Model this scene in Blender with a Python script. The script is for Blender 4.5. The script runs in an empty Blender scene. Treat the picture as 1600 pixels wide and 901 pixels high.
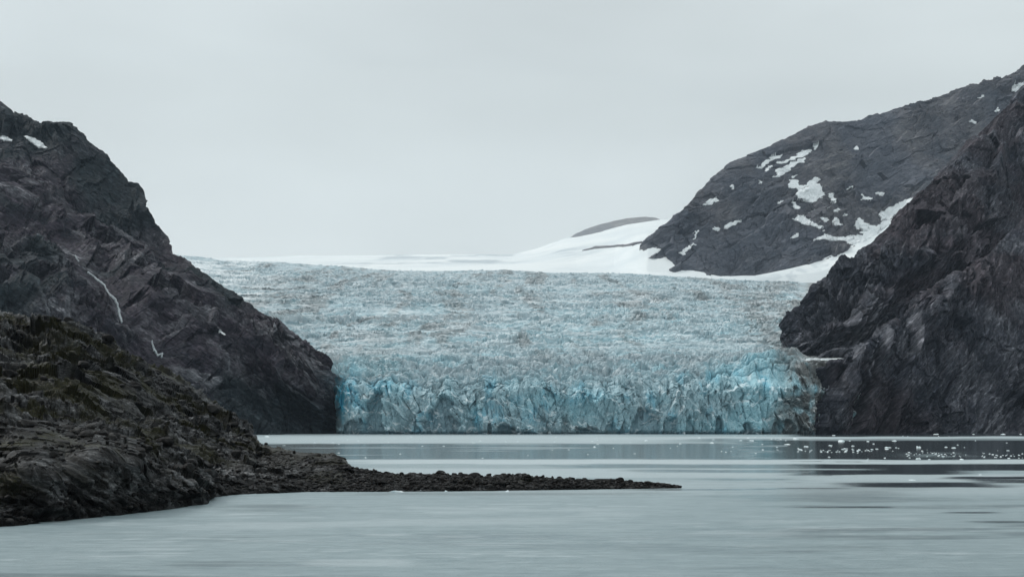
import bpy, math
import numpy as np

# ------------------------------------------------------------------ camera, sky, sun, exposure
S = bpy.context.scene
COL = S.collection
F = 1931.0          # focal length in pixels of a 1600 px wide picture
HC = 16.0           # camera height over the fjord (deck of a small ship)
YH = 660.0          # horizon row
cd = bpy.data.cameras.new('camera'); cam = bpy.data.objects.new('camera', cd); COL.objects.link(cam)
cd.sensor_width = 36.0; cd.lens = 36.0 * F / 1600.0
cd.shift_y = (YH - 450.5) / 1600.0
cd.clip_start = 0.5; cd.clip_end = 60000
cam.location = (0, 0, HC); cam.rotation_euler = (math.radians(90), 0, 0)
S.camera = cam

SUN_EL, SUN_AZ = math.radians(40), math.radians(-68)
w = bpy.data.worlds.new('World'); S.world = w; w.use_nodes = True
nt = w.node_tree; nt.nodes.clear()
wo = nt.nodes.new('ShaderNodeOutputWorld'); bg = nt.nodes.new('ShaderNodeBackground')
sky = nt.nodes.new('ShaderNodeTexSky'); sky.sky_type = 'NISHITA'; sky.sun_disc = False
sky.sun_elevation = SUN_EL; sky.sun_rotation = SUN_AZ
tc = nt.nodes.new('ShaderNodeTexCoord')
sp = nt.nodes.new('ShaderNodeSeparateXYZ'); nt.links.new(tc.outputs['Generated'], sp.inputs[0])
mp = nt.nodes.new('ShaderNodeMapping'); mp.inputs['Scale'].default_value = (1.6, 1.6, 5.0)
nt.links.new(tc.outputs['Generated'], mp.inputs[0])
nz = nt.nodes.new('ShaderNodeTexNoise'); nz.inputs['Scale'].default_value = 1.7; nz.inputs['Detail'].default_value = 3; nz.inputs['Roughness'].default_value = .45
nt.links.new(mp.outputs[0], nz.inputs['Vector'])
cr = nt.nodes.new('ShaderNodeValToRGB')          # overcast deck: brighter overhead than at the rim
cr.color_ramp.elements[0].position = 0.0; cr.color_ramp.elements[0].color = (6.9, 7.55, 7.75, 1)
cr.color_ramp.elements[1].position = 1.0; cr.color_ramp.elements[1].color = (10.2, 10.9, 11.1, 1)
e = cr.color_ramp.elements.new(0.25); e.color = (6.75, 7.4, 7.45, 1)
nt.links.new(sp.outputs['Z'], cr.inputs[0])
mr = nt.nodes.new('ShaderNodeMapRange'); mr.inputs['From Min'].default_value = .3; mr.inputs['From Max'].default_value = .7
mr.inputs['To Min'].default_value = .90; mr.inputs['To Max'].default_value = 1.08
nt.links.new(nz.outputs['Fac'], mr.inputs['Value'])
vm = nt.nodes.new('ShaderNodeVectorMath'); vm.operation = 'SCALE'
nt.links.new(cr.outputs[0], vm.inputs[0]); nt.links.new(mr.outputs[0], vm.inputs['Scale'])
mx = nt.nodes.new('ShaderNodeMix'); mx.data_type = 'RGBA'; mx.inputs['Factor'].default_value = .93
nt.links.new(sky.outputs[0], mx.inputs['A']); nt.links.new(vm.outputs[0], mx.inputs['B'])
nt.links.new(mx.outputs['Result'], bg.inputs['Color']); bg.inputs['Strength'].default_value = 0.1
nt.links.new(bg.outputs[0], wo.inputs['Surface'])

sd = bpy.data.lights.new('sun', 'SUN'); sd.energy = 1.5; sd.angle = math.radians(11); sd.color = (1.0, .98, .95)
sun = bpy.data.objects.new('sun', sd); COL.objects.link(sun); sun.location = (0, -50, 300)
dz, dh = math.sin(SUN_EL), math.cos(SUN_EL)
import mathutils
sun.rotation_euler = mathutils.Vector((dh*math.sin(SUN_AZ), dh*math.cos(SUN_AZ), dz)).to_track_quat('Z', 'Y').to_euler()
S.view_settings.view_transform = 'Standard'; S.view_settings.look = 'None'
S.view_settings.exposure = 0.0; S.view_settings.gamma = 1.0; S.view_settings.use_curve_mapping = False
S.render.engine = 'CYCLES'
S.cycles.max_bounces = 5; S.cycles.diffuse_bounces = 3; S.cycles.volume_bounces = 3

# ------------------------------------------------------------------ numpy noise
rng = np.random.RandomState(7)
PERM = np.concatenate([rng.permutation(256)]*2).astype(np.int32)
VAL = (rng.rand(256)*2-1).astype(np.float32)
def vn(x, y, z):
    x = np.asarray(x, np.float32); y = np.asarray(y, np.float32); z = np.asarray(z, np.float32)
    x, y, z = np.broadcast_arrays(x, y, z)
    xf, yf, zf = np.floor(x), np.floor(y), np.floor(z)
    xi, yi, zi = xf.astype(np.int32), yf.astype(np.int32), zf.astype(np.int32)
    fx, fy, fz = x-xf, y-yf, z-zf
    fx = fx*fx*(3-2*fx); fy = fy*fy*(3-2*fy); fz = fz*fz*(3-2*fz)
    def h(a, b, c): return VAL[PERM[(PERM[(PERM[a & 255]+b) & 255]+c) & 255]]
    r = []
    for k in (0, 1):
        a0 = h(xi, yi, zi+k)*(1-fx)+h(xi+1, yi, zi+k)*fx
        a1 = h(xi, yi+1, zi+k)*(1-fx)+h(xi+1, yi+1, zi+k)*fx
        r.append(a0*(1-fy)+a1*fy)
    return r[0]*(1-fz)+r[1]*fz
def fbm(x, y, z, o=5, g=.5, ridged=False):
    s = 0; a = 1; t = 0
    for k in range(o):
        n = vn(x+k*17.3, y-k*9.1, z+k*5.7)
        if ridged: n = 1-2*np.abs(n)
        s = s+a*n; t += a; a *= g
        x, y = (x*.8-y*.6)*2.03, (x*.6+y*.8)*2.03; z = z*2.03
    return s/t
def cell(x, y, seed=0, jit=.9):
    """nearest cell: F1, F2, three random numbers of the cell, offset to its centre"""
    x = np.asarray(x, np.float32); y = np.asarray(y, np.float32)
    xi = np.floor(x).astype(np.int32); yi = np.floor(y).astype(np.int32)
    f1 = np.full(x.shape, 9., np.float32); f2 = f1.copy()
    hid = np.zeros(x.shape, np.int32); dx = np.zeros_like(x); dy = np.zeros_like(x)
    for a in (-1, 0, 1):
        for b in (-1, 0, 1):
            h = PERM[(PERM[(xi+a+seed*31) & 255]+yi+b) & 255]
            px = xi+a+.5+jit*.5*VAL[h]; py = yi+b+.5+jit*.5*VAL[(h*7+13) & 255]
            ex = x-px; ey = y-py; d = ex*ex+ey*ey
            n = d < f1
            f2 = np.where(n, f1, np.minimum(f2, d)); f1 = np.where(n, d, f1)
            hid = np.where(n, h, hid); dx = np.where(n, ex, dx); dy = np.where(n, ey, dy)
    f1 = np.sqrt(f1); f2 = np.sqrt(f2)
    return f1, f2, VAL[(hid*3+1) & 255], VAL[(hid*5+77) & 255], VAL[(hid*11+31) & 255], dx, dy
def facet(x, y, seed=0, tilt=1.0, crack=.35, cw=.12):
    """crisp broken facets: each cell its own tilted plane and height, with a crack round it"""
    f1, f2, r0, r1, r2, dx, dy = cell(x, y, seed)
    c = np.clip((f2-f1)/cw, 0, 1)
    return r0*.6+tilt*(dx*r1+dy*r2)-crack*(1-c)
def ledges(t, n, lam, seed=0, asp=6., tread=False):
    """benches: a riser leaning out to a lip, then a short flat tread; broken sideways by joints"""
    _, _, r0, r1, _, _, _ = cell(t/lam/asp*2.6, n/lam/2.2, seed+40)
    u = n/lam+fbm(t/lam/asp, n/lam/5, seed, 4, .55)*1.6+r0*.30
    fl = np.floor(u); f = u-fl
    h = VAL[PERM[(fl.astype(np.int32)*13+seed*7) & 255]]
    m_ = np.clip(.55+.45*h+.7*fbm(t/lam/asp*1.3+9, n/lam/2, seed+3, 3), 0, 1.3)
    p = np.minimum(f/.84, (1-f)/.16)*m_+r1*.12
    return (p, smooth(.80, .86, f)*smooth(.3, .7, m_)) if tread else p
def smooth(a, b, x):
    t = np.clip((x-a)/(b-a), 0, 1); return t*t*(3-2*t)

# ------------------------------------------------------------------ geometry helpers
def world(px, py, d):
    return np.stack([(px-800)/F*d, d+0*px, HC+(YH-py)/F*d], -1)
def project(P):
    return 800+P[..., 0]/P[..., 1]*F, YH-(P[..., 2]-HC)/P[..., 1]*F
def curve(px, pts, z=None):
    """pts = (px, py, d); with z given pts = (px, d) and the curve lies at that height"""
    a = np.array(pts, float)
    if z is not None:
        d = np.interp(px, a[:, 0], a[:, 1]); P = np.stack([(px-800)/F*d, d, z+0*d], -1); return P
    return world(px, np.interp(px, a[:, 0], a[:, 1]), np.interp(px, a[:, 0], a[:, 2]))
def loft(curves, rows):
    """curves bottom to top, rows[i] = number of rows between curve i and i+1"""
    out = []
    for i, n in enumerate(rows):
        t = np.arange(n)/n
        out.append(curves[i][None]*(1-t)[:, None, None]+curves[i+1][None]*t[:, None, None])
    out.append(curves[-1][None])
    return np.concatenate(out, 0)
def normals(P):
    du = np.gradient(P, axis=1); dv = np.gradient(P, axis=0)
    n = np.cross(du, dv); n /= np.linalg.norm(n, axis=-1, keepdims=True)+1e-9
    return n
def mesh_from(name, V, quads, m, smoothf=False, attrs=None, parent=None):
    me = bpy.data.meshes.new(name)
    V = np.ascontiguousarray(V, np.float32); quads = np.ascontiguousarray(quads, np.int32)
    k = quads.shape[1]
    me.vertices.add(len(V)); me.vertices.foreach_set('co', V.ravel())
    me.loops.add(quads.size); me.loops.foreach_set('vertex_index', quads.ravel())
    me.polygons.add(len(quads)); me.polygons.foreach_set('loop_start', np.arange(len(quads), dtype=np.int32)*k)
    me.update(calc_edges=True)
    me.polygons.foreach_set('use_smooth', np.full(len(quads), smoothf))
    for an, av in (attrs or {}).items():
        a = me.attributes.new(an, 'FLOAT', 'POINT'); a.data.foreach_set('value', np.ascontiguousarray(av, np.float32).ravel())
    me.materials.append(m)
    o = bpy.data.objects.new(name, me); COL.objects.link(o)
    if parent: o.parent = parent
    return o
def grid_quads(R, C):
    i = np.arange(R*C).reshape(R, C)
    return np.stack([i[:-1, :-1], i[:-1, 1:], i[1:, 1:], i[1:, :-1]], -1).reshape(-1, 4)
def grid(name, P, m, smoothf=False, attrs=None):
    R, C = P.shape[:2]
    return mesh_from(name, P.reshape(-1, 3), grid_quads(R, C), m, smoothf, attrs)
def tag(o, label=None, cat=None, group=None, kind=None):
    if label: o['label'] = label
    if cat: o['category'] = cat
    if group: o['group'] = group
    if kind: o['kind'] = kind
    return o
def inside(px, py, poly):
    r = np.zeros(px.shape, bool); n = len(poly)
    for i in range(n):
        x0, y0 = poly[i]; x1, y1 = poly[(i+1) % n]
        if y0 == y1: continue
        c = ((py < y0) != (py < y1)) & (px < (x1-x0)*(py-y0)/(y1-y0)+x0)
        r ^= c
    return r
def near_line(px, py, pts, wd):
    r = np.zeros(px.shape, bool)
    for i in range(len(pts)-1):
        (x0, y0), (x1, y1) = pts[i], pts[i+1]
        w0 = wd[i] if hasattr(wd, '__len__') else wd
        dx, dy = x1-x0, y1-y0; t = np.clip(((px-x0)*dx+(py-y0)*dy)/(dx*dx+dy*dy), 0, 1)
        r |= np.hypot(px-x0-t*dx, py-y0-t*dy) < w0
    return r
def patch(name, P, mask, m, lift, label, cat, group=None):
    """a layer (snow, running water) lying on the terrain grid P where mask holds: own mesh with real thickness"""
    N = normals(P); N *= np.sign(-N[..., 1:2]+1e-6)
    q = grid_quads(*P.shape[:2]); mf = mask.ravel()
    keep = mf[q].sum(1) >= 3; q = q[keep]
    if len(q) < 2: return None
    W = P.shape[1]; cells = {int(a): i for i, a in enumerate(q[:, 0])}; best = []; seen = set()
    for c0 in cells:
        if c0 in seen: continue
        st = [c0]; seen.add(c0); comp = []
        while st:
            a = st.pop(); comp.append(cells[a])
            for n_ in (a+1, a-1, a+W, a-W):
                if n_ in cells and n_ not in seen: seen.add(n_); st.append(n_)
        if len(comp) > len(best): best = comp
    q = q[sorted(best)]
    ids = np.unique(q); rm = np.full(mf.size, -1, np.int64); rm[ids] = np.arange(len(ids)); q = rm[q]
    top = P.reshape(-1, 3)[ids]+N.reshape(-1, 3)[ids]*lift
    low = P.reshape(-1, 3)[ids]-N.reshape(-1, 3)[ids]*lift*.4
    e = np.concatenate([q[:, [0, 1]], q[:, [1, 2]], q[:, [2, 3]], q[:, [3, 0]]])
    key = np.sort(e, 1); _, inv, cnt = np.unique(key[:, 0]*10000000+key[:, 1], return_inverse=True, return_counts=True)
    b = e[cnt[inv] == 1]; n = len(ids)
    side = np.stack([b[:, 1], b[:, 0], b[:, 0]+n, b[:, 1]+n], 1)
    V = np.concatenate([top, low]); Q = np.concatenate([q, q[:, ::-1]+n, side])
    c = top.mean(0); c[2] = top[:, 2].min()
    o = mesh_from(name, V-c, Q, m); o.location = c
    return tag(o, label, cat, group)

# ------------------------------------------------------------------ materials
def mat(name):
    m = bpy.data.materials.new(name); m.use_nodes = True
    t = m.node_tree; b = t.nodes['Principled BSDF']; return m, t, b
def N_(t, k, **kw):
    n = t.nodes.new(k)
    for a, v in kw.items(): setattr(n, a, v)
    return n
def noise(t, vec, scale, detail=5, rough=.6):
    n = N_(t, 'ShaderNodeTexNoise'); n.inputs['Scale'].default_value = scale; n.inputs['Detail'].default_value = detail
    n.inputs['Roughness'].default_value = rough; t.links.new(vec, n.inputs['Vector']); return n.outputs['Fac']
def ramp(t, fac, stops):
    r = N_(t, 'ShaderNodeValToRGB'); el = r.color_ramp.elements
    while len(el) < len(stops): el.new(.5)
    for e_, (p, c) in zip(el, stops): e_.position = p; e_.color = (*c, 1)
    t.links.new(fac, r.inputs[0]); return r.outputs[0]
def mixc(t, f, a, b):
    n = N_(t, 'ShaderNodeMix', data_type='RGBA')
    for s, v in (('Factor', f), ('A', a), ('B', b)):
        if isinstance(v, (int, float)): n.inputs[s].default_value = v
        elif isinstance(v, tuple): n.inputs[s].default_value = (*v, 1)
        else: t.links.new(v, n.inputs[s])
    return n.outputs['Result']
def attr(t, name): return N_(t, 'ShaderNodeAttribute', attribute_name=name).outputs['Fac']
def coords(t, rot=0, scale=(1, 1, 1)):
    c = N_(t, 'ShaderNodeTexCoord'); m_ = N_(t, 'ShaderNodeMapping')
    m_.inputs['Rotation'].default_value = (0, rot, 0); m_.inputs['Scale'].default_value = scale
    m2 = N_(t, 'ShaderNodeMapping')
    t.links.new(c.outputs['Object'], m_.inputs[0]); return m_.outputs[0]
def bump(t, b, h, strength, dist):
    n = N_(t, 'ShaderNodeBump'); n.inputs['Strength'].default_value = strength; n.inputs['Distance'].default_value = dist
    t.links.new(h, n.inputs['Height']); t.links.new(n.outputs[0], b.inputs['Normal'])
def strata(t, ang, sx, sz):
    c = N_(t, 'ShaderNodeTexCoord'); a = N_(t, 'ShaderNodeMapping'); b_ = N_(t, 'ShaderNodeMapping')
    a.inputs['Rotation'].default_value = (0, ang, 0); b_.inputs['Scale'].default_value = (1/sx, 1/sx, 1/sz)
    t.links.new(c.outputs['Object'], a.inputs[0]); t.links.new(a.outputs[0], b_.inputs[0]); return b_.outputs[0]
def rock_mat(name, unit, dark, midc, light, moss=None, rough=.75, ang=0., streak=.5):
    """unit = size in metres of the main mottling; attr tone: pale strata, light painted on ledge treads, attr moss: lichen and moss cover"""
    m, t, b = mat(name)
    v = coords(t)
    n1 = noise(t, v, 1/unit, 7, .68); n2 = noise(t, v, 7/unit, 5, .7)
    n3 = noise(t, strata(t, ang, unit*.5, unit*.06), 1, 6, .68)
    n4 = noise(t, strata(t, ang, unit*.13, unit*.05), 1, 4, .65)
    c = ramp(t, n1, [(.34, dark), (.52, midc), (.76, light)])
    c = mixc(t, attr(t, 'tone'), c, light)
    if moss: c = mixc(t, attr(t, 'moss'), c, moss)
    st = ramp(t, n3, [(.42, (.55, .55, .56)), (.56, (1.05, 1.03, 1.02)), (.68, (2.6, 2.55, 2.5))])
    st2 = ramp(t, n4, [(.36, (.5, .5, .5)), (.5, (1., 1., 1.)), (.66, (2.1, 2.05, 2.0))])
    for k_ in (st, st2):
        mm = N_(t, 'ShaderNodeMix', data_type='RGBA', blend_type='MULTIPLY'); mm.inputs['Factor'].default_value = streak
        t.links.new(c, mm.inputs['A']); t.links.new(k_, mm.inputs['B']); c = mm.outputs['Result']
    t.links.new(c, b.inputs['Base Color']); b.inputs['Roughness'].default_value = rough
    b.inputs['Specular IOR Level'].default_value = .12
    ad = N_(t, 'ShaderNodeMath', operation='ADD'); t.links.new(n4, ad.inputs[0]); t.links.new(n2, ad.inputs[1])
    bump(t, b, ad.outputs[0], .7, unit*.05)
    return m
M_far = rock_mat('hazy_rock', 160, (.074, .082, .098), (.108, .108, .120), (.18, .178, .182), (.082, .094, .118), ang=math.radians(24), streak=.30)  # distance haze partly put into the rock colour: paler and bluer
M_left = rock_mat('dark_gneiss', 60, (.015, .016, .022), (.034, .029, .038), (.15, .155, .17), (.015, .023, .027), ang=math.radians(-33), streak=.75)
M_right = rock_mat('grey_gneiss', 60, (.021, .025, .034), (.040, .043, .055), (.17, .178, .20), (.046, .038, .045), ang=math.radians(46), streak=.75)
M_shore = rock_mat('shore_rock', 5, (.003, .0034, .0038), (.0060, .0056, .0053), (.16, .165, .17), (.019, .0185, .0070), .5, ang=math.radians(-8), streak=.8)
M_boulder = rock_mat('boulder_rock', 2.0, (.005, .005, .005), (.011, .010, .0095), (.06, .059, .057), None, .65)

def ice_mat():
    m, t, b = mat('glacier_ice')
    v = coords(t)
    n = noise(t, v, .06, 6, .65); nf = noise(t, v, .5, 4, .6)
    white = ramp(t, n, [(.3, (.235, .305, .335)), (.7, (.48, .56, .59))])
    blue = ramp(t, nf, [(.3, (.23, .42, .48)), (.7, (.45, .67, .73))])
    c = mixc(t, attr(t, 'blue'), white, blue)
    c = mixc(t, attr(t, 'vivid'), c, (.08, .46, .62))
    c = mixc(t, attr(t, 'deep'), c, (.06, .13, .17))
    dirt = ramp(t, nf, [(.3, (.05, .048, .045)), (.7, (.16, .15, .14))])
    c = mixc(t, attr(t, 'dirt'), c, dirt)
    c = mixc(t, attr(t, 'snow'), c, (.80, .84, .85))
    t.links.new(c, b.inputs['Base Color']); b.inputs['Roughness'].default_value = .55
    b.inputs['Specular IOR Level'].default_value = .3
    bump(t, b, nf, .5, 1.0)
    return m
M_ice = ice_mat()
def snow_mat():
    m, t, b = mat('snow')
    v = coords(t, 0, (.002, .0008, .006))
    n = noise(t, v, 1, 6, .6)
    c = ramp(t, n, [(.35, (.64, .69, .71)), (.6, (.77, .80, .80))])
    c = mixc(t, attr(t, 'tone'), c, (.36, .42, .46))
    t.links.new(c, b.inputs['Base Color']); b.inputs['Roughness'].default_value = .8
    return m
M_snow = snow_mat()
def floe_mat():
    m, t, b = mat('floating_ice')
    n = noise(t, coords(t), 1.2, 4, .6)
    t.links.new(ramp(t, n, [(.3, (.50, .66, .70)), (.6, (.85, .90, .91))]), b.inputs['Base Color'])
    b.inputs['Roughness'].default_value = .4; bump(t, b, n, .4, .2)
    return m
M_floe = floe_mat()
def plain(name, c, r):
    m, t, b = mat(name)
    n = noise(t, coords(t), .4, 4, .6)
    t.links.new(ramp(t, n, [(.3, tuple(x*.8 for x in c)), (.7, c)]), b.inputs['Base Color']); b.inputs['Roughness'].default_value = r
    return m
M_patch = plain('old_snow', (.90, .93, .94), .8)
M_fall = plain('white_water', (.36, .40, .42), .5)
M_fallthin = plain('thin_white_water', (.20, .22, .24), .5)
def water_mat():
    m, t, b = mat('fjord_water')
    g = N_(t, 'ShaderNodeBsdfPrincipled')          # calm, mirror-like
    ca = N_(t, 'ShaderNodeTexCoord')
    def mapped(s):
        k = N_(t, 'ShaderNodeMapping'); k.inputs['Scale'].default_value = s; t.links.new(ca.outputs['Object'], k.inputs[0]); return k.outputs[0]
    n1 = noise(t, mapped((.05, .25, 1)), 1, 6, .62)
    n2 = noise(t, mapped((.22, .55, 1)), 1, 7, .72)
    n3 = noise(t, mapped((.012, .05, 1)), 1, 4, .6)
    c = ramp(t, n1, [(.3, (.235, .315, .338)), (.7, (.345, .43, .45))])
    c = mixc(t, .3, c, ramp(t, n2, [(.38, (.10, .15, .165)), (.62, (.38, .45, .465))]))
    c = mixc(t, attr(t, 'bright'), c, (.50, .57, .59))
    t.links.new(c, b.inputs['Base Color']); b.inputs['Roughness'].default_value = .38; b.inputs['IOR'].default_value = 1.33
    bump(t, b, n2, 1.0, .9)
    g.inputs['Base Color'].default_value = (.045, .06, .068, 1); g.inputs['IOR'].default_value = 1.33
    g.inputs['Roughness'].default_value = .11
    bb = N_(t, 'ShaderNodeBump'); bb.inputs['Strength'].default_value = .12; bb.inputs['Distance'].default_value = .2
    t.links.new(n3, bb.inputs['Height']); t.links.new(bb.outputs[0], g.inputs['Normal'])
    mxs = N_(t, 'ShaderNodeMixShader'); t.links.new(attr(t, 'calm'), mxs.inputs[0])
    t.links.new(b.outputs[0], mxs.inputs[1]); t.links.new(g.outputs[0], mxs.inputs[2])
    t.links.new(mxs.outputs[0], t.nodes['Material Output'].inputs['Surface'])
    return m
M_water = water_mat()

# ------------------------------------------------------------------ rock relief
def rock_relief(P, ang, L, amp, k2=0.0, seed=0, ridge_w=None):
    """ang: dip of the strata in the X-Z plane; L: size of the largest facets; amp: their relief"""
    X, Y, Z = P[..., 0], P[..., 1], P[..., 2]
    ca, sa = math.cos(ang), math.sin(ang)
    wv = fbm(X/L/2.5, Y/L/2.5, Z/L/2.5, 3)
    t = (X*ca+Z*sa)+wv*L*.25; n = (-X*sa+Z*ca)+Y*k2+wv*L*.25
    rg = .4+1.0*smooth(-.25, .35, fbm(X/L/1.5+3, Z/L/1.2, Y/L/3, 3))
    d = 2.1*fbm(t/L/1.9, n/L/1.1, Y/L/3, 4, .5)*amp
    l1, t1 = ledges(t, n, L*.50, seed, tread=True); l2, t2 = ledges(t, n, L*.19, seed+2, tread=True); l3, t3 = ledges(t+.4*n, n-.2*t, L*.085, seed+4, tread=True)
    d += l1*amp*1.35+l2*amp*.78*rg+l3*amp*.34*rg
    d += facet(t/L*1.5+.2*n/L, n/L*3.4, seed+8, 1.6, .05, .1)*amp*.55*rg+facet(t/L*3.3, n/L*6.5, seed+3, 1.5, .1)*amp*.24*rg+facet(t/L*9, n/L*15, seed+5, 1.5, .2, .2)*amp*.08*rg
    d += fbm(t/L*7, n/L*18, Y/L*5, 4, .7)*amp*.16*rg
    # ledge treads painted paler as if catching light, and pale bands in the rock
    lit_var = smooth(-.15, .35, fbm(t/L/.6, n/L/.5, Y/L, 4, .65))
    lit_tread = np.maximum(np.maximum(t1*.45, t2*.75), t3*.55)*lit_var
    tone = smooth(.05, .6, fbm(t/L/1.6, n/L*4.5, Y/L*.5+9, 5, .62))*.25
    tone += smooth(.14, .36, fbm(t/L*.8, n/L*10, Y/L, 5, .68))*.75*smooth(-.1, .3, fbm(t/L/2.5, n/L/1.2, 3, 3))
    tone = np.clip(tone*(.45+1.1*smooth(-.3, .3, fbm(X/L/2, Y/L/3, Z/L/2, 3)))+lit_tread*.9, 0, .95)
    return d, tone
def mountain(name, px, curves, rows, m, ang, L, amp, back, seed, ridge_keep=.6, moss=None, k2=0, foot_keep=1.0, chutes=()):
    """front slope loft(curves), then a back slope beyond the ridge"""
    ridge = curves[-1]
    b1 = ridge+np.array([0, back*.25, 0]); b1[:, 2] = ridge[:, 2]-back*.06
    b2 = ridge+np.array([0, back, 0]); b2[:, 2] = np.maximum(ridge[:, 2]-back*.8, -5)
    for q_b in (b1, b2): q_b[:, 0] *= q_b[:, 1]/ridge[:, 1]*1.01
    P = loft(curves+[b1, b2], rows+[16, 12])
    # soften the loft's creases
    for _ in range(6): P[1:-1] = P[1:-1]*.5+(P[:-2]+P[2:])*.25
    nf = sum(rows)
    N = normals(P); N[:nf] *= np.sign(-N[:nf, :, 1:2]+1e-6); N[nf:] *= np.sign(N[nf:, :, 2:3]+1e-6)
    d, tone = rock_relief(P, ang, L, amp, k2, seed)
    d = np.clip(d, -2.6*amp, 2.2*amp)-.5*amp
    ends = smooth(0, 14, np.arange(len(px)))*(1-smooth(len(px)-15, len(px)-1, np.arange(len(px)))); d = d*(.15+.85*ends)[None]
    if chutes:
        q0, r0_ = project(P)
        for pts, wd in chutes:
            dm = np.full(q0.shape, 1e9)
            for (x0, y0), (x1, y1) in zip(pts[:-1], pts[1:]):
                dx, dy = x1-x0, y1-y0; tt = np.clip(((q0-x0)*dx+(r0_-y0)*dy)/(dx*dx+dy*dy), 0, 1)
                dm = np.minimum(dm, np.hypot(q0-x0-tt*dx, r0_-y0-tt*dy))
            d = d*(1-.93*np.exp(-(dm/wd)**2))
    k = np.ones(P.shape[0]); k[nf-10:] = ridge_keep
    k[max(0, nf-60):nf-10] = np.linspace(1, ridge_keep, len(k[max(0, nf-60):nf-10]))
    k[:12] *= np.linspace(foot_keep, 1, 12)
    fine = fbm(P[..., 0]/L/.10, P[..., 1]/L/.2, P[..., 2]/L/.08, 4, .6)*amp*.15
    fine = fine*(1-smooth(nf+4, nf+12, np.arange(P.shape[0])))[:, None]
    P = P+N*(d*k[:, None]+fine)[..., None]
    X, Y, Z = P[..., 0], P[..., 1], P[..., 2]
    ms = smooth(-.12, .22, fbm(X/L/1.8, Y/L/2.5, Z/L/1.3, 5, .55))*(.8 if moss is None else moss)
    o = grid(name, P, m, False, {'tone': tone, 'moss': ms})
    tag(o, kind='structure')
    return P, nf

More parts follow.
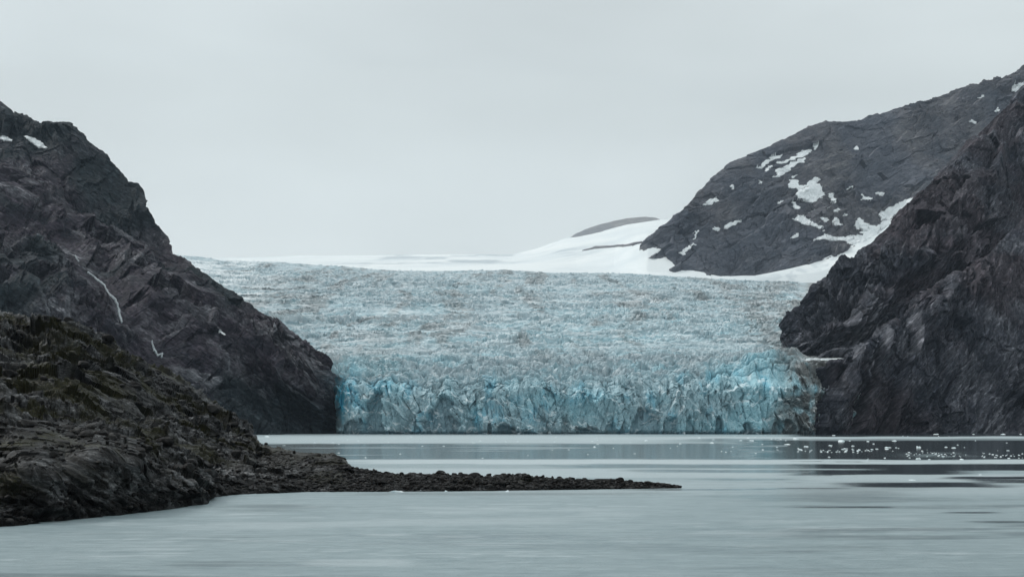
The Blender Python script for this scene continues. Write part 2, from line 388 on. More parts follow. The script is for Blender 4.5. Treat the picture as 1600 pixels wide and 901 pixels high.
# ------------------------------------------------------------------ fjord water
def make_water():
    xs = [0.]
    while xs[-1] < 1150: xs.append(xs[-1]+.55+xs[-1]*.0065)
    xs = np.array(xs+[1600, 2500, 5000, 9000]); X = np.concatenate([-xs[:0:-1], xs])
    py = np.concatenate([np.arange(1500, 905, -25), np.arange(905, 760, -1.0), np.arange(760, 672, -.4)])
    Y = np.concatenate([[-4000, -1500, -600, -200, 0, 20], HC*F/(py-YH), [2700, 2900]])
    Xg, Yg = np.meshgrid(X, Y)
    P = np.stack([Xg, Yg, 0*Xg], -1)
    # the drifting bands of calm water, in metres through the picture rows they fall on
    D = np.maximum(Yg, 30); p = 800+Xg/D*F; q = YH+HC*F/D
    wob = fbm(p/160, q/14, 0, 4)*1.0; wob2 = fbm(p/60, q/2.2, 5, 4, .6)
    def band(x0, x1, y0, y1, sx=60, sy=.8, tilt=0, k=1.0):
        qq = q+wob*1.6+wob2*.5-tilt*(p-(x0+x1)/2); pp = p+wob2*sx*.9
        return smooth(x0-sx, x0+sx, pp)*(1-smooth(x1-sx, x1+sx, pp))*smooth(y0-sy, y0+sy, qq)*(1-smooth(y1-sy, y1+sy, qq))*k
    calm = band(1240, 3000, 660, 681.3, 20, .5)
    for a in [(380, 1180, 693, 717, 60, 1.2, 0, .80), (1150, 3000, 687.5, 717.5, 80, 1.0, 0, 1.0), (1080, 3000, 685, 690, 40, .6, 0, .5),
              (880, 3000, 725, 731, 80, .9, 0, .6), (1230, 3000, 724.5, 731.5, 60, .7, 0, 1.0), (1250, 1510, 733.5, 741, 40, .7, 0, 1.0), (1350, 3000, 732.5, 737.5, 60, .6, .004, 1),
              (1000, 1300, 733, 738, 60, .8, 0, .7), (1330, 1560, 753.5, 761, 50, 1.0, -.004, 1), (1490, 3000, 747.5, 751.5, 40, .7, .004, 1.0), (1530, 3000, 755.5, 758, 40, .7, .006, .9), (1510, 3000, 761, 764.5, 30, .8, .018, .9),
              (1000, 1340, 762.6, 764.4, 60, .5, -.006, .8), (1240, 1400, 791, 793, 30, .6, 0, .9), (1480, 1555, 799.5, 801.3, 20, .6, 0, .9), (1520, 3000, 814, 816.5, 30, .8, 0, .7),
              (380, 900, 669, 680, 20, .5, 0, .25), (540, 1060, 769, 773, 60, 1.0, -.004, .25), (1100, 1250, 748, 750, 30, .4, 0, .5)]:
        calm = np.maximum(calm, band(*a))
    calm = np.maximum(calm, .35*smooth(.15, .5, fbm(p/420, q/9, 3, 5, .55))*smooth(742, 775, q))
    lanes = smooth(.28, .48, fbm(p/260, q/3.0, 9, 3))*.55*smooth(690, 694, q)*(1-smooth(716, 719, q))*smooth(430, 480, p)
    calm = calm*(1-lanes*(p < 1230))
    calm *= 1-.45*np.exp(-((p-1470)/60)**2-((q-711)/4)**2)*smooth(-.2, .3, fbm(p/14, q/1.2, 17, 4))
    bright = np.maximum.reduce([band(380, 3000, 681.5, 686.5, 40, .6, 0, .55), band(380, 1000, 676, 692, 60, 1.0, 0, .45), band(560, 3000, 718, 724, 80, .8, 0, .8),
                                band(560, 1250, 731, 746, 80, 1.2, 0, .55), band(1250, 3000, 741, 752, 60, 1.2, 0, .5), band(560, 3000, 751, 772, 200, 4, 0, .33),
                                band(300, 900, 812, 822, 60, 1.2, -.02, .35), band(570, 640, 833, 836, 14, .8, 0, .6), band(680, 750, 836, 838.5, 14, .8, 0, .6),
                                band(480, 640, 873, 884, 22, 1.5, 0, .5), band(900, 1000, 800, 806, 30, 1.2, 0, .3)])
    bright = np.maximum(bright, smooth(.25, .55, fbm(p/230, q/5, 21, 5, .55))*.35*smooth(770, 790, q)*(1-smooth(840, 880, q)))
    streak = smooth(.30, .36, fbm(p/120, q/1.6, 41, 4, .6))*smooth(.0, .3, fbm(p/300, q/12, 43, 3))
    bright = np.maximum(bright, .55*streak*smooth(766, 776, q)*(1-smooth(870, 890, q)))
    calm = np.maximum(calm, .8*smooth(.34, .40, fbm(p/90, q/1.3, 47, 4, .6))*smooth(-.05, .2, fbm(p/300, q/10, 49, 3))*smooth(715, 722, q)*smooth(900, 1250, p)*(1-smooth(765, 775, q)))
    far = (Yg < 60) | (np.abs(Xg) > 1400)
    calm[far] = .1; bright[far] = 0
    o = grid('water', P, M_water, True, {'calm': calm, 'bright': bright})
    tag(o, kind='structure')
make_water()

# seabed and land far under everything: one sheet to the horizon
me = bpy.data.meshes.new('ground'); me.from_pydata([(-16000, -5000, -6), (16000, -5000, -6), (16000, 22000, -6), (-16000, 22000, -6)], [], [(0, 1, 2, 3)])
me.materials.append(M_right); g_ = bpy.data.objects.new('ground', me); COL.objects.link(g_); tag(g_, kind='structure')

# ------------------------------------------------------------------ glacier
CREST = [(150, 384, 4600), (270, 397, 4700), (330, 403, 4700), (400, 409, 4700), (500, 416, 4700), (600, 421, 4700), (700, 423, 4700), (800, 425, 4700), (900, 428, 4700), (1000, 431, 4700), (1100, 435, 4700), (1200, 440, 4650), (1300, 443, 4600), (1400, 444, 4600)]
def make_glacier():
    px = np.linspace(180, 1345, 1180)
    cv = lambda *p: curve(px, p)
    front = np.interp(px, [180, 500, 516, 528, 545, 700, 850, 950, 1100, 1200, 1262, 1282, 1345], [1900, 1880, 1850, 1790, 1726, 1712, 1722, 1735, 1722, 1712, 1718, 1760, 1800])
    c0 = np.stack([(px-800)/F*front, front, 0*px-2], -1)
    def off(ys, dd, dx=0):
        y = np.interp(px, [a for a, _ in ys], [b for _, b in ys]); return world(px, y, front+dd)
    c1 = off([(180, 600), (510, 608), (540, 604), (600, 604), (650, 616), (720, 622), (790, 612), (850, 614), (930, 626), (1000, 620), (1060, 618), (1120, 612), (1180, 604), (1240, 600), (1275, 612), (1345, 620)], 12)
    c1b = off([(180, 590), (540, 592), (640, 598), (740, 602), (800, 598), (900, 603), (960, 603), (1040, 594), (1120, 584), (1180, 573), (1240, 570), (1262, 575), (1345, 580)], 34)
    def off2(ys, dd, cap):
        y = np.interp(px, [a for a, _ in ys], [b for _, b in ys]); return world(px, y, np.minimum(front, 1860)*0+np.minimum(front+dd, cap))
    c2 = off2([(180, 580), (540, 583), (650, 588), (800, 586), (950, 590), (1060, 582), (1140, 571), (1200, 562), (1262, 562), (1345, 562.5)], 75, 9999)
    c3 = off2([(180, 560), (520, 566), (700, 566), (900, 568), (1100, 562), (1180, 553), (1245, 548), (1262, 557), (1345, 559)], 230, 9999)
    c4 = cv((180, 485, 2750), (500, 503, 2750), (800, 505, 2750), (1230, 500, 2700), (1345, 500, 2650))
    c5 = cv((180, 440, 3600), (500, 452, 3700), (800, 458, 3700), (1200, 462, 3700), (1345, 462, 3600))
    c6 = curve(px, CREST)
    c7 = curve(px, [(a, b+14, 5300) for a, b, _ in CREST])
    P = loft([c0, c1, c1b, c2, c3, c4, c5, c6, c7], [110, 40, 30, 60, 230, 230, 180, 14])
    for _ in range(8): P[1:-1] = P[1:-1]*.5+(P[:-2]+P[2:])*.25
    R = P.shape[0]; row = np.arange(R)
    seg = np.sqrt((np.diff(P[:, 600], axis=0)**2).sum(-1)); s = np.concatenate([[0], np.cumsum(seg)])[:, None]+0*px[None]
    X, Y, Z = P[..., 0], P[..., 1], P[..., 2]
    N = normals(P); N *= np.sign(-N[..., 1:2]+1e-6)
    cl = (1-smooth(108, 172, row))[:, None]+0*X            # 1 on the cliff
    up = smooth(190, 330, row)[:, None]+0*X               # 1 on the upper ice stream
    N = np.stack([0*X, -(cl+.38*(1-cl)), .12*cl+(1-cl)], -1); N /= np.linalg.norm(N, axis=-1, keepdims=True)
    q_, r_ = project(P)
    sxw = X+fbm(X/60, s/60, 0, 3)*10; ssw = s+fbm(X/50, s/50, 4, 3)*9+.00012*X*X*up
    # cliff: pillars, facets standing on end, broken ribs
    pil = fbm(X/34, s/150, 1, 4, .55, True)*8+fbm(X/95, s/110, 7, 2)*12
    zm = smooth(-.15, .2, fbm(X/45, s/60, 33, 3))
    fc = facet((sxw+.25*ssw)/19, ssw/36, 2, 1.7, .25)*6.5*zm+facet((sxw+.1*ssw)/9, ssw/24, 8, 1.8, .2)*4.5*(1-zm)+facet((sxw-.2*ssw)/6, ssw/13, 5, 1.7, .25, .1)*2.6+facet((sxw+ssw*.5)/3.2, ssw/6.5, 6, 1.6, .3, .15)*.75
    dcl = pil+fc+fbm(X/6, s/16, 3, 4, .6)*1.1
    e1, u1 = ledges(sxw+.2*ssw, ssw+.15*sxw, 19, 61, 1.6, True); e2, u2 = ledges(sxw-.3*ssw, ssw-.1*sxw, 8, 63, 1.6, True)
    dcl = dcl+e1*5.5+e2*2.2
    # calving alcoves, slots and the undercut along the waterline
    undercut = (1-smooth(0, 6, Z))*5.5
    cave = 0*X
    for cx, cw, ch, cdp in ((586, 15, 68, 13), (560, 30, 20, 11), (690, 27, 50, 12), (739, 14, 24, 8), (789, 18, 18, 12), (845, 13, 30, 6), (915, 26, 17, 15), (914, 34, 44, 5), (1011, 22, 42, 11), (1049, 13, 30, 9),
                            (1078, 7, 24, 9), (1123, 6, 28, 12), (1168, 9, 16, 12), (1222, 22, 20, 9), (955, 9, 14, 8), (642, 12, 30, 6), (1100, 9, 40, 5), (1145, 12, 36, 5), (765, 4, 24, 10)):
        xx = (cx-800)/F*1716; e_ = np.abs((X-xx)/(cw*.89))**2.2+(np.maximum(Z, 0)/(ch*.89))**2.2+fbm(X/14, Z/14, cx, 4, .6)*1.1
        cave = np.maximum(cave, (1-smooth(.7, 1.12, e_))*cdp)
    ins = smooth(2, 7, cave)
    slot = 12*np.exp(-((q_-1043.5)/3.2)**2)*(np.abs(r_-604) < 14)
    dcl = pil+(dcl-pil)*(1-.55*ins)-undercut-cave-slot
    wall = np.exp(-(((q_-1195)/42)**2+((r_-592)/16)**2)**2)          # smooth freshly calved wall
    dcl = dcl*(1-.7*wall)
    # surface: crevassed blocks, wider than deep, rougher lower down
    f1, f2, a0, a1, a2, ex, ey = cell(sxw/24, ssw/11, 11)
    blk = a0*.7+(1-f1*1.3)*.9+(ex*a1+ey*a2)*.9-1.2*(1-np.clip((f2-f1)/.16, 0, 1))
    sm = facet(sxw/9, ssw/5.5, 12, 1.5, .9, .25)
    sm2 = facet(sxw/4, ssw/3, 14, 1.5, .7, .25)
    amp_low = 8.5
    flow = fbm((X+fbm(X/400, s/700, 93, 2)*80)/38, s/900, 92, 4, .55)
    dlo = fbm(X/75, s/55, 94, 3)*13+blk*amp_low*.85+sm*2.8+sm2*.8+fbm(X/50, s/40, 2, 4)*9
    wavx = X+fbm(X/300, s/120, 8, 3)*120; wavs = s+fbm(X/180, s/70, 6, 4)*38+.00016*X*X
    lx = fbm((X+fbm(X/200, s/90, 97, 3)*70)/150, (wavs+fbm(X/90, s/40, 98, 3)*14)/26, 96, 3, .45)
    lin = (1-smooth(.0, .055, np.abs(lx-.04)))*smooth(-.25, .15, fbm(X/110, s/60, 99, 3))*up
    rim = smooth(.045, .07, lx)*(1-smooth(.09, .16, lx))*(lin < .05)*up
    cvs = fbm(wavx/95, wavs/17, 0, 4, .55, True)
    g1, g2, b0, b1, b2, hx, hy = cell(wavx/52, wavs/15, 15)
    dup = cvs*7.5+(b0*.6+(1-g1)*.6+(hx*b1+hy*b2)*.7-.9*(1-np.clip((g2-g1)/.14, 0, 1)))*6.0+facet(wavx/17, wavs/7, 16, 1.4, .8, .25)*3.0+facet(wavx/8, wavs/4, 17, 1.4, .8, .25)*.8
    dup = dup*np.clip(.85+1.5*fbm(X/260, s/170, 12, 3), .3, 1.8)+flow*5
    quiet = 1-.86*smooth(800, 880, row)[:, None]*(.7+.3*smooth(-.2, .3, fbm(X/200, s/90, 30, 3)))
    dup = dup*quiet+fbm(X/420, s/200, 40, 3)*16+fbm(X/170, s/60, 44, 3)*5*quiet
    dup = dup*.8-lin*8*np.clip(quiet+.25, 0, 1)+rim*4
    dsf = dlo*(1-up)+dup*up
    d = dcl*cl+dsf*(1-cl)
    d = d*(1-.8*smooth(1240, 1256, q_)*smooth(150, 185, row)[:, None])
    P2 = P+N*d[..., None]
    P2[..., 2] += (fbm(X/42, 0*X, 5, 4, .55)*14*smooth(20, 115, row)[:, None]*(1-smooth(140, 230, row))[:, None])*smooth(530, 560, q_)*(1-smooth(1215, 1245, q_))
    # ice colour, darker in cracks and alcoves
    bl = smooth(-.05, .5, fbm(X/110, s/90, 51, 4, .55))*.75
    bl += smooth(.0, .6, fbm(X/22, s/26, 53, 4, .6))*.35*(1-up)+smooth(.0, .5, fbm(wavx/120, wavs/22, 55, 4, .6))*.5*up
    bl *= (1-.5*up)*(1-.7*smooth(560, 850, row)[:, None])
    bl += .12+.30*(1-smooth(120, 260, row))[:, None]
    for (bx, by, rx, ry, kk) in ((583, 640, 36, 26, .5), (915, 640, 45, 22, .75), (820, 630, 40, 16, .5), (1185, 588, 50, 18, .35), (1150, 640, 70, 22, .1), (985, 522, 200, 45, .3), (1220, 628, 30, 14, .6), (745, 645, 10, 14, .7)):
        bl += kk*np.exp(-((q_-bx)/rx)**2-((r_-by)/ry)**2)*(.75+.5*fbm(X/14, s/14, 60, 3))
    vivid = np.zeros_like(bl)
    for (bx, by, rx, ry, kk) in ((537, 616, 20, 22, 1.3), (528, 632, 12, 20, .9), (1220, 626, 26, 6, .15), (743, 652, 5, 12, .7), (805, 628, 14, 7, .5), (915, 625, 30, 6, .5), (1185, 590, 45, 12, .12), (565, 633, 14, 8, .4)):
        vivid += kk*np.exp(-((q_-bx)/rx)**2-((r_-by)/ry)**2)*(.5+1.3*fbm(X/9, s/9, 61, 4, .6))
    vivid += .38*smooth(.12, .45, fbm(X/16, s/28, 67, 5, .65))*(1-smooth(110, 190, row))[:, None]
    bl += rim*.2
    # less blue on block tops
    bl -= .35*smooth(.2, 1.1, a0*.7+(1-f1*1.3))*(1-up)*(1-cl)
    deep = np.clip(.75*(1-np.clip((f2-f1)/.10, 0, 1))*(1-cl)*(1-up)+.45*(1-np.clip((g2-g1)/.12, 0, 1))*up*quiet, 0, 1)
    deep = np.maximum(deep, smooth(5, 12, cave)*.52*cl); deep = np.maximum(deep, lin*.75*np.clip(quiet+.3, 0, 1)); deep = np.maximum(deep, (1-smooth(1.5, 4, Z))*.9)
    dirt = 0*X
    edge = 1-smooth(18, 80, 1272-q_+fbm(X/20, s/25, 70, 4)*40)
    dirt = np.maximum(dirt, edge*(r_ > 470)*.9*smooth(-.3, .3, fbm(X/12, s/10, 71, 4)+.25))
    rb = 1-smooth(2, 34, np.abs(q_-np.interp(r_, [440, 480, 520, 565], [1222, 1176, 1192, 1244]))+fbm(X/18, s/14, 72, 5, .65)*60)
    dirt = np.maximum(dirt, rb*.6*(r_ > 440)*(r_ < 575))
    lb = 1-smooth(6, 60, np.abs(q_-590)+fbm(X/25, s/25, 73, 4)*40)
    dirt = np.maximum(dirt, lb*.25*(r_ > 520)*(r_ < 595))
    dirt = np.maximum(dirt, .25*smooth(.25, .6, fbm(X/15, s/70, 75, 4, .6))*cl)
    dirt = np.maximum(dirt, .45*smooth(.28, .6, fbm(wavx/90, wavs/9, 77, 4, .6))*up)
    dirt = np.maximum(dirt, .62*smooth(.05, .4, flow)*up*smooth(-.3, .2, fbm(X/60, s/60, 95, 4)))
    ledge = smooth(1252, 1268, q_)*(row > 120)[:, None]
    dirt = np.maximum(dirt*(1-0), ledge*.85)
    snow = smooth(.2, .45, fbm(wavx/60, wavs/7, 81, 4, .65))*.5*up+smooth(850, 960, row)[:, None]*.25
    snow = np.maximum(snow, smooth(.5, .8, cvs)*.6*up*(1-.5*smooth(780, 860, row)[:, None]))
    snow = np.maximum(snow, smooth(.5, .9, (1-g1)*.6+.4*b0)*.3*up)
    snow += (1-smooth(380, 470, q_))*smooth(.0, .3, fbm(X/120, s/60, 83, 3))*.7*up
    snow = np.maximum(snow, smooth(.25, .5, fbm(X/9, s/6, 84, 3))*.4*(1-cl))
    snow = np.maximum(snow, np.maximum(u1, u2)*.55*cl*smooth(-.2, .3, fbm(X/9, s/9, 91, 4)))  # highlights painted on the ice cliff treads through the snow weight
    snow = np.maximum(snow, (np.abs(r_-561.5) < .9)*smooth(1240, 1262, q_)*.9)
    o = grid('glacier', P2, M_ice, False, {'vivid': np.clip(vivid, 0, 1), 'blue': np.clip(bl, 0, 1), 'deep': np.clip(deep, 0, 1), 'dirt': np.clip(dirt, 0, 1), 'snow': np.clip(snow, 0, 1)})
    tag(o, 'wide crevassed pale blue tidewater glacier ending in a broken ice cliff at the water', 'glacier')
    return P2
make_glacier()

# ------------------------------------------------------------------ snowfield behind the crest
FOOT = [(1000, 386, 5050), (1012, 384, 5000), (1040, 388, 4960), (1049, 398, 4930), (1056, 414, 4880), (1085, 421, 4850), (1125, 432, 4800), (1180, 431, 4800), (1235, 419, 4840), (1275, 409, 4880), (1310, 394, 4950), (1340, 378, 5020), (1372, 366, 5100), (1400, 340, 5250), (1450, 320, 5400), (1700, 280, 5800)]
def make_snowfield():
    px = np.linspace(120, 1480, 700)
    s0 = curve(px, [(a, b+6, 4720) for a, b, _ in CREST])
    s1 = curve(px, [(120, 404, 5600), (270, 408, 5600), (500, 417, 5600), (700, 419, 5500), (900, 421, 5400), (985, 424, 5000), (1010, 425, 4900), (1085, 429, 4800), (1125, 437, 4760), (1180, 436, 4760), (1275, 425, 4790), (1330, 410, 4820), (1372, 395, 4900), (1480, 370, 5000)])
    s1b = curve(px, [(120, 400, 7000), (270, 405, 7000), (400, 413, 7000), (600, 411, 6800), (700, 411, 6600), (800, 413, 6400), (900, 404, 6200), (960, 400, 5600)]+FOOT[:-2]+[(1480, 330, 5400)])
    s2 = curve(px, [(120, 402, 8600), (270, 404, 8600), (400, 402, 8600), (520, 399, 8700), (600, 398, 8800), (700, 398, 9000), (800, 397, 9000), (840, 388, 9000), (880, 374, 9000), (930, 363, 9000), (980, 350, 9000), (1030, 343, 9000), (1062, 341, 9000), (1080, 345, 8000), (1120, 400, 6500), (1200, 420, 5600), (1300, 390, 5600), (1480, 330, 6200)])
    s3 = s2+np.array([0, 1500, -120.])
    P = loft([s0, s1, s1b, s2, s3], [30, 90, 200, 8])
    for _ in range(3): P[1:-1] = P[1:-1]*.5+(P[:-2]+P[2:])*.25
    X, Y = P[..., 0], P[..., 1]
    P[..., 2] += fbm(X/500, Y/500, 0, 5)*14*smooth(0, 60, np.arange(P.shape[0]))[:, None]*(1-smooth(950, 1010, 800+X/Y*F)*.85)
    q_, r_ = project(P)
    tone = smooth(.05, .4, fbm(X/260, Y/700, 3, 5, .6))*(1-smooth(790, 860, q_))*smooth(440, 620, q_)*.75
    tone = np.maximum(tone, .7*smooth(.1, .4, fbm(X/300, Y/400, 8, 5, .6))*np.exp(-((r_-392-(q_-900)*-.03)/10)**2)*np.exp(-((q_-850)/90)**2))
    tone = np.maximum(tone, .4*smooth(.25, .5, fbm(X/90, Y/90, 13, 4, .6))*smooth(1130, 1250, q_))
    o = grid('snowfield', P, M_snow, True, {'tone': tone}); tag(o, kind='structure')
    rk = inside(q_+fbm(X/60, Y/60, 4, 3)*4, r_+fbm(X/40, Y/200, 5, 3)*1.2, [(908, 392), (930, 385.5), (972, 383), (1004, 377.5), (1008, 379), (985, 384.5), (945, 387.5)])
    patch('rock_outcrop', P, rk, M_far, 3.5, 'thin dark strip of bare rock showing through the white snowfield left of the hazy mountain', 'rock outcrop')
    return P
make_snowfield()
px = np.linspace(885, 1042, 160)
nun = [curve(px, [(885, 380, 8800), (900, 372, 8800), (930, 366, 8800), (980, 354, 8800), (1042, 350, 8800)]),
       curve(px, [(885, 376, 9050), (897, 366, 9050), (915, 357, 9050), (935, 350, 9050), (960, 344, 9050), (985, 339.5, 9050), (1010, 338, 9050), (1025, 339.5, 9050), (1036, 344, 9050), (1042, 350, 9050)])]
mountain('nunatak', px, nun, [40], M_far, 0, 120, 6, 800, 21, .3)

# ------------------------------------------------------------------ far right mountain with snow patches
px = np.linspace(1000, 1680, 760)
bf = curve(px, FOOT)
b0 = bf.copy(); b0[:, 2] -= 60; b0[:, 1] -= 20
br = curve(px, [(1000, 388, 5060), (1008, 383, 5060), (1024, 367, 5080), (1040, 352, 5120), (1065, 331, 5200), (1090, 302, 5300), (1130, 266, 5420), (1150, 250, 5480), (1200, 229, 5600), (1240, 210, 5700), (1290, 191, 5800), (1340, 188, 5880), (1380, 176, 5950), (1420, 163, 6000), (1470, 151, 6080), (1510, 134, 6150), (1550, 128, 6200), (1580, 115, 6250), (1600, 104, 6300), (1680, 80, 6400)])
bm = bf*.55+br*.45; bm[:, 2] -= 25
bm2 = bf*.22+br*.78; bm2[:, 2] += 12
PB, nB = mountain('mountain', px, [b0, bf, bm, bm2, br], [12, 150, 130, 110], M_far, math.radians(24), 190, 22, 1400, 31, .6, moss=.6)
qB, rB = project(PB); rowB = np.arange(PB.shape[0])[:, None]+0*qB
jx = fbm(PB[..., 0]/45, PB[..., 2]/22, 3, 4, .6)*15; jy = fbm(PB[..., 0]/55, PB[..., 2]/22, 8, 4, .6)*10
patches = [
 ([(1094, 325), (1106, 312), (1121, 307), (1122, 312), (1110, 322)], 'slanting white snow patch low on the left shoulder of the hazy mountain'),
 ([(1128, 357), (1138, 349), (1156, 344), (1172, 337), (1172, 341), (1150, 352), (1140, 358)], 'long thin white snow streak on the lower left flank of the hazy mountain'),
 ([(1180, 266), (1196, 251), (1219, 242), (1218, 246), (1200, 258)], 'upper left narrow snow streak under the skyline of the hazy mountain'),
 ([(1214, 258), (1240, 243), (1266, 233), (1267, 241), (1246, 248), (1222, 258)], 'upper of two parallel snow bands in the middle of the hazy mountain'),
 ([(1198, 278), (1222, 264), (1250, 249), (1264, 244), (1262, 250), (1236, 266), (1210, 277)], 'lower of two parallel snow bands in the middle of the hazy mountain'),
 ([(1230, 283), (1242, 281), (1250, 290), (1262, 286), (1276, 277), (1282, 292), (1286, 308), (1274, 315), (1256, 314), (1242, 308), (1250, 300), (1234, 292)], 'largest ragged snow patch in the centre of the hazy mountain'),
 ([(1292, 300), (1306, 301), (1302, 309), (1313, 316), (1300, 318), (1292, 310)], 'small hooked snow patch just right of the largest snow patch'),
 ([(1346, 303), (1352, 308), (1365, 311), (1360, 316), (1348, 314)], 'small low snow patch with an upturned left end on the hazy mountain'),
 ([(1371, 301), (1380, 299), (1386, 306), (1376, 309)], 'small blunt snow patch above the snow gully of the hazy mountain'),
 ([(1231, 315), (1244, 318), (1250, 328), (1240, 326)], 'small diagonal snow patch below and left of the largest snow patch'),
 ([(1236, 341), (1250, 337), (1268, 346), (1290, 353), (1286, 358), (1262, 350), (1246, 347)], 'long ragged snow streak running down to the right above the rock bluff'),
 ([(1297, 342), (1310, 344), (1320, 353), (1302, 354)], 'small triangular snow patch between the long streak and the snow gully'),
 ([(1266, 330), (1280, 335), (1276, 339), (1262, 334)], 'tiny snow patch below the largest snow patch'),
 ([(1230, 369), (1248, 363), (1250, 368), (1236, 373)], 'small lone snow patch on the dark rock bluff of the hazy mountain'),
 ([(1262, 374), (1288, 369), (1314, 372), (1350, 366), (1335, 358), (1330, 342), (1345, 341), (1352, 350), (1374, 351), (1400, 338), (1430, 330), (1420, 345), (1380, 368), (1345, 380), (1332, 386), (1318, 376), (1290, 376)], 'big snow gully filling the hollow between the hazy mountain and the dark cliff'),
 ([(1376, 332), (1390, 322), (1412, 313), (1440, 305), (1430, 325), (1400, 336), (1384, 346)], 'wide snow patch at the top of the gully beside the dark cliff edge'),
 ([(1578, 136), (1592, 130), (1620, 124), (1620, 150), (1588, 150)], 'bright snow patch near the summit of the hazy mountain at the picture edge'),
 ([(1553, 174), (1560, 168), (1569, 170), (1562, 176)], 'small snow patch high up beside the crest of the dark cliff'),
 ([(1514, 192), (1522, 188), (1529, 192), (1520, 195)], 'tiny snow patch high on the hazy mountain, below the skyline'),
 ([(1334, 232), (1342, 229), (1344, 234), (1338, 236)], 'tiny lone snow patch high in the middle of the hazy mountain'),
 ([(1060, 394), (1072, 388), (1084, 380), (1094, 370), (1078, 392), (1068, 402)], 'thin snow streak climbing the lower left toe of the hazy mountain'),
 ([(1080, 374), (1090, 366), (1098, 360), (1096, 366), (1086, 374)], 'faint thin snow streak above the toe of the hazy mountain'),
]
for cx, cy in ((1202, 264), (1185, 285), (1144, 294), (1244, 275), (1258, 271), (1274, 230), (1533, 153), (1327, 294), (1318, 336), (1290, 345), (1120, 361), (1258, 327), (1220, 316), (1298, 326), (1306, 348), (1284, 362), (1232, 372), (1310, 331)):
    patches.append(([(cx-4.5, cy+1.5), (cx-1, cy-2.2), (cx+5, cy-2.4), (cx+3.5, cy+1.6), (cx-1, cy+2.4)], 'tiny white snow fleck scattered among the larger patches of the hazy mountain'))
for poly, lab in patches:
    patch('snow_patch', PB, inside(qB+jx*.8, rB+jy*.6, poly) & (rowB < nB), M_patch, 3, lab, 'snow patch', 'snow patches on the hazy mountain')

# ------------------------------------------------------------------ left side: high cliff, then the long dark slope
px = np.linspace(-70, 275, 380)
top = curve(px, [(-70, 110, 2900), (0, 158, 2750), (12, 166, 2740), (22, 176, 2730), (48, 184, 2700), (62, 192, 2680), (78, 191, 2660), (100, 193, 2640), (118, 200, 2620), (133, 215, 2600), (140, 224, 2590), (152, 230, 2580), (167, 240, 2560), (172, 252, 2550), (186, 270, 2530), (200, 287, 2510), (214, 288, 2500), (222, 298, 2490), (225, 318, 2470), (236, 340, 2440), (240, 354, 2420), (254, 372, 2380), (262, 388, 2350), (275, 420, 2300)])
bot = curve(px, [(-70, 265, 2430), (0, 290, 2400), (60, 325, 2380), (130, 365, 2340), (200, 400, 2300), (262, 420, 2280), (275, 430, 2280)])
mid = bot*.5+top*.5; mid[:, 1] -= 25
PH, nH = mountain('mountain', px, [bot, mid, top], [120, 160], M_left, math.radians(-55), 110, 20, 900, 41, .28, moss=.9)
qH, rH = project(PH); rowH = np.arange(PH.shape[0])[:, None]+0*qH
jh = fbm(PH[..., 0]/30, PH[..., 2]/20, 3, 4, .6)*4
for poly, lab in [([(38, 213), (50, 215), (64, 222), (74, 232), (60, 231), (46, 221)], 'larger white snow patch near the top of the left cliff'),
                  ([(0, 213), (10, 216), (24, 222), (8, 221), (0, 218)], 'smaller white snow sliver near the top of the left cliff at the picture edge')]:
    patch('snow_patch', PH, inside(qH+jh*.4, rH+jh*.3, poly) & (rowH < nH), M_patch, 2.5, lab, 'snow patch', 'snow patches on the left cliff')

FALLS = [
  ([(106, 388), (112, 394), (118, 402), (123, 410)], [.7, .7, .8], 'faint short upper trickle of the long waterfall on the left mountainside'),
  ([(138, 426), (150, 437), (162, 446), (171, 460), (180, 470), (184, 482), (190, 503)], [.8, 1.0, 1.1, 1.3, 1.5, 1.8], 'long white waterfall winding down the middle of the dark left mountainside'),
  ([(236, 533), (240, 546), (246, 556), (253, 552), (252, 558)], [.9, 1.2, 1.1, 1.1], 'short forked white cascade lower down the left mountainside')]
px = np.linspace(-70, 527, 620)
s0 = curve(px, [(-70, 1350), (200, 1450), (395, 1640), (470, 1705), (505, 1730), (520, 1760), (527, 1800)], z=-3)
s1 = curve(px, [(-70, 430, 1600), (0, 455, 1600), (100, 487, 1620), (200, 520, 1640), (300, 572, 1680), (400, 630, 1730), (480, 664, 1740), (505, 668, 1745), (527, 676, 1810)])
s2 = curve(px, [(-70, 330, 1900), (0, 360, 1900), (100, 400, 1880), (200, 440, 1850), (300, 498, 1800), (400, 560, 1780), (470, 610, 1750), (505, 630, 1745), (527, 668, 1815)])
s3 = curve(px, [(-70, 225, 2330), (0, 256, 2280), (40, 285, 2270), (60, 302, 2260), (130, 338, 2230), (200, 372, 2190), (245, 388, 2160), (262, 395, 2150), (290, 408, 2110), (330, 434, 2060), (362, 458, 2010), (400, 482, 1960), (450, 517, 1880), (480, 537, 1820), (505, 553, 1780), (516, 562, 1780), (519, 600, 1790), (527, 660, 1820)])
PL, nL = mountain('mountain', px, [s0, s1, s2, s3], [110, 190, 250], M_left, math.radians(-33), 120, 19, 500, 51, .35, moss=.9, foot_keep=.3,
                  chutes=[(f[0], 20) for f in FALLS]+[([(304, 513), (311, 514)], 9), ([(340, 520), (353, 523)], 9), ([(388, 538), (399, 538)], 9)])
qL, rL = project(PL); rowL = np.arange(PL.shape[0])[:, None]+0*qL
jl = fbm(PL[..., 0]/14, PL[..., 2]/9, 3, 3, .6)
for pts, wd, lab in FALLS:
    fl = near_line(qL+jl*2, rL, pts, [x*1.0 for x in wd]) & (rowL < nL)
    patch('waterfall', PL, fl, M_fall, 1.8, lab, 'waterfall', 'waterfalls on the left mountainside')
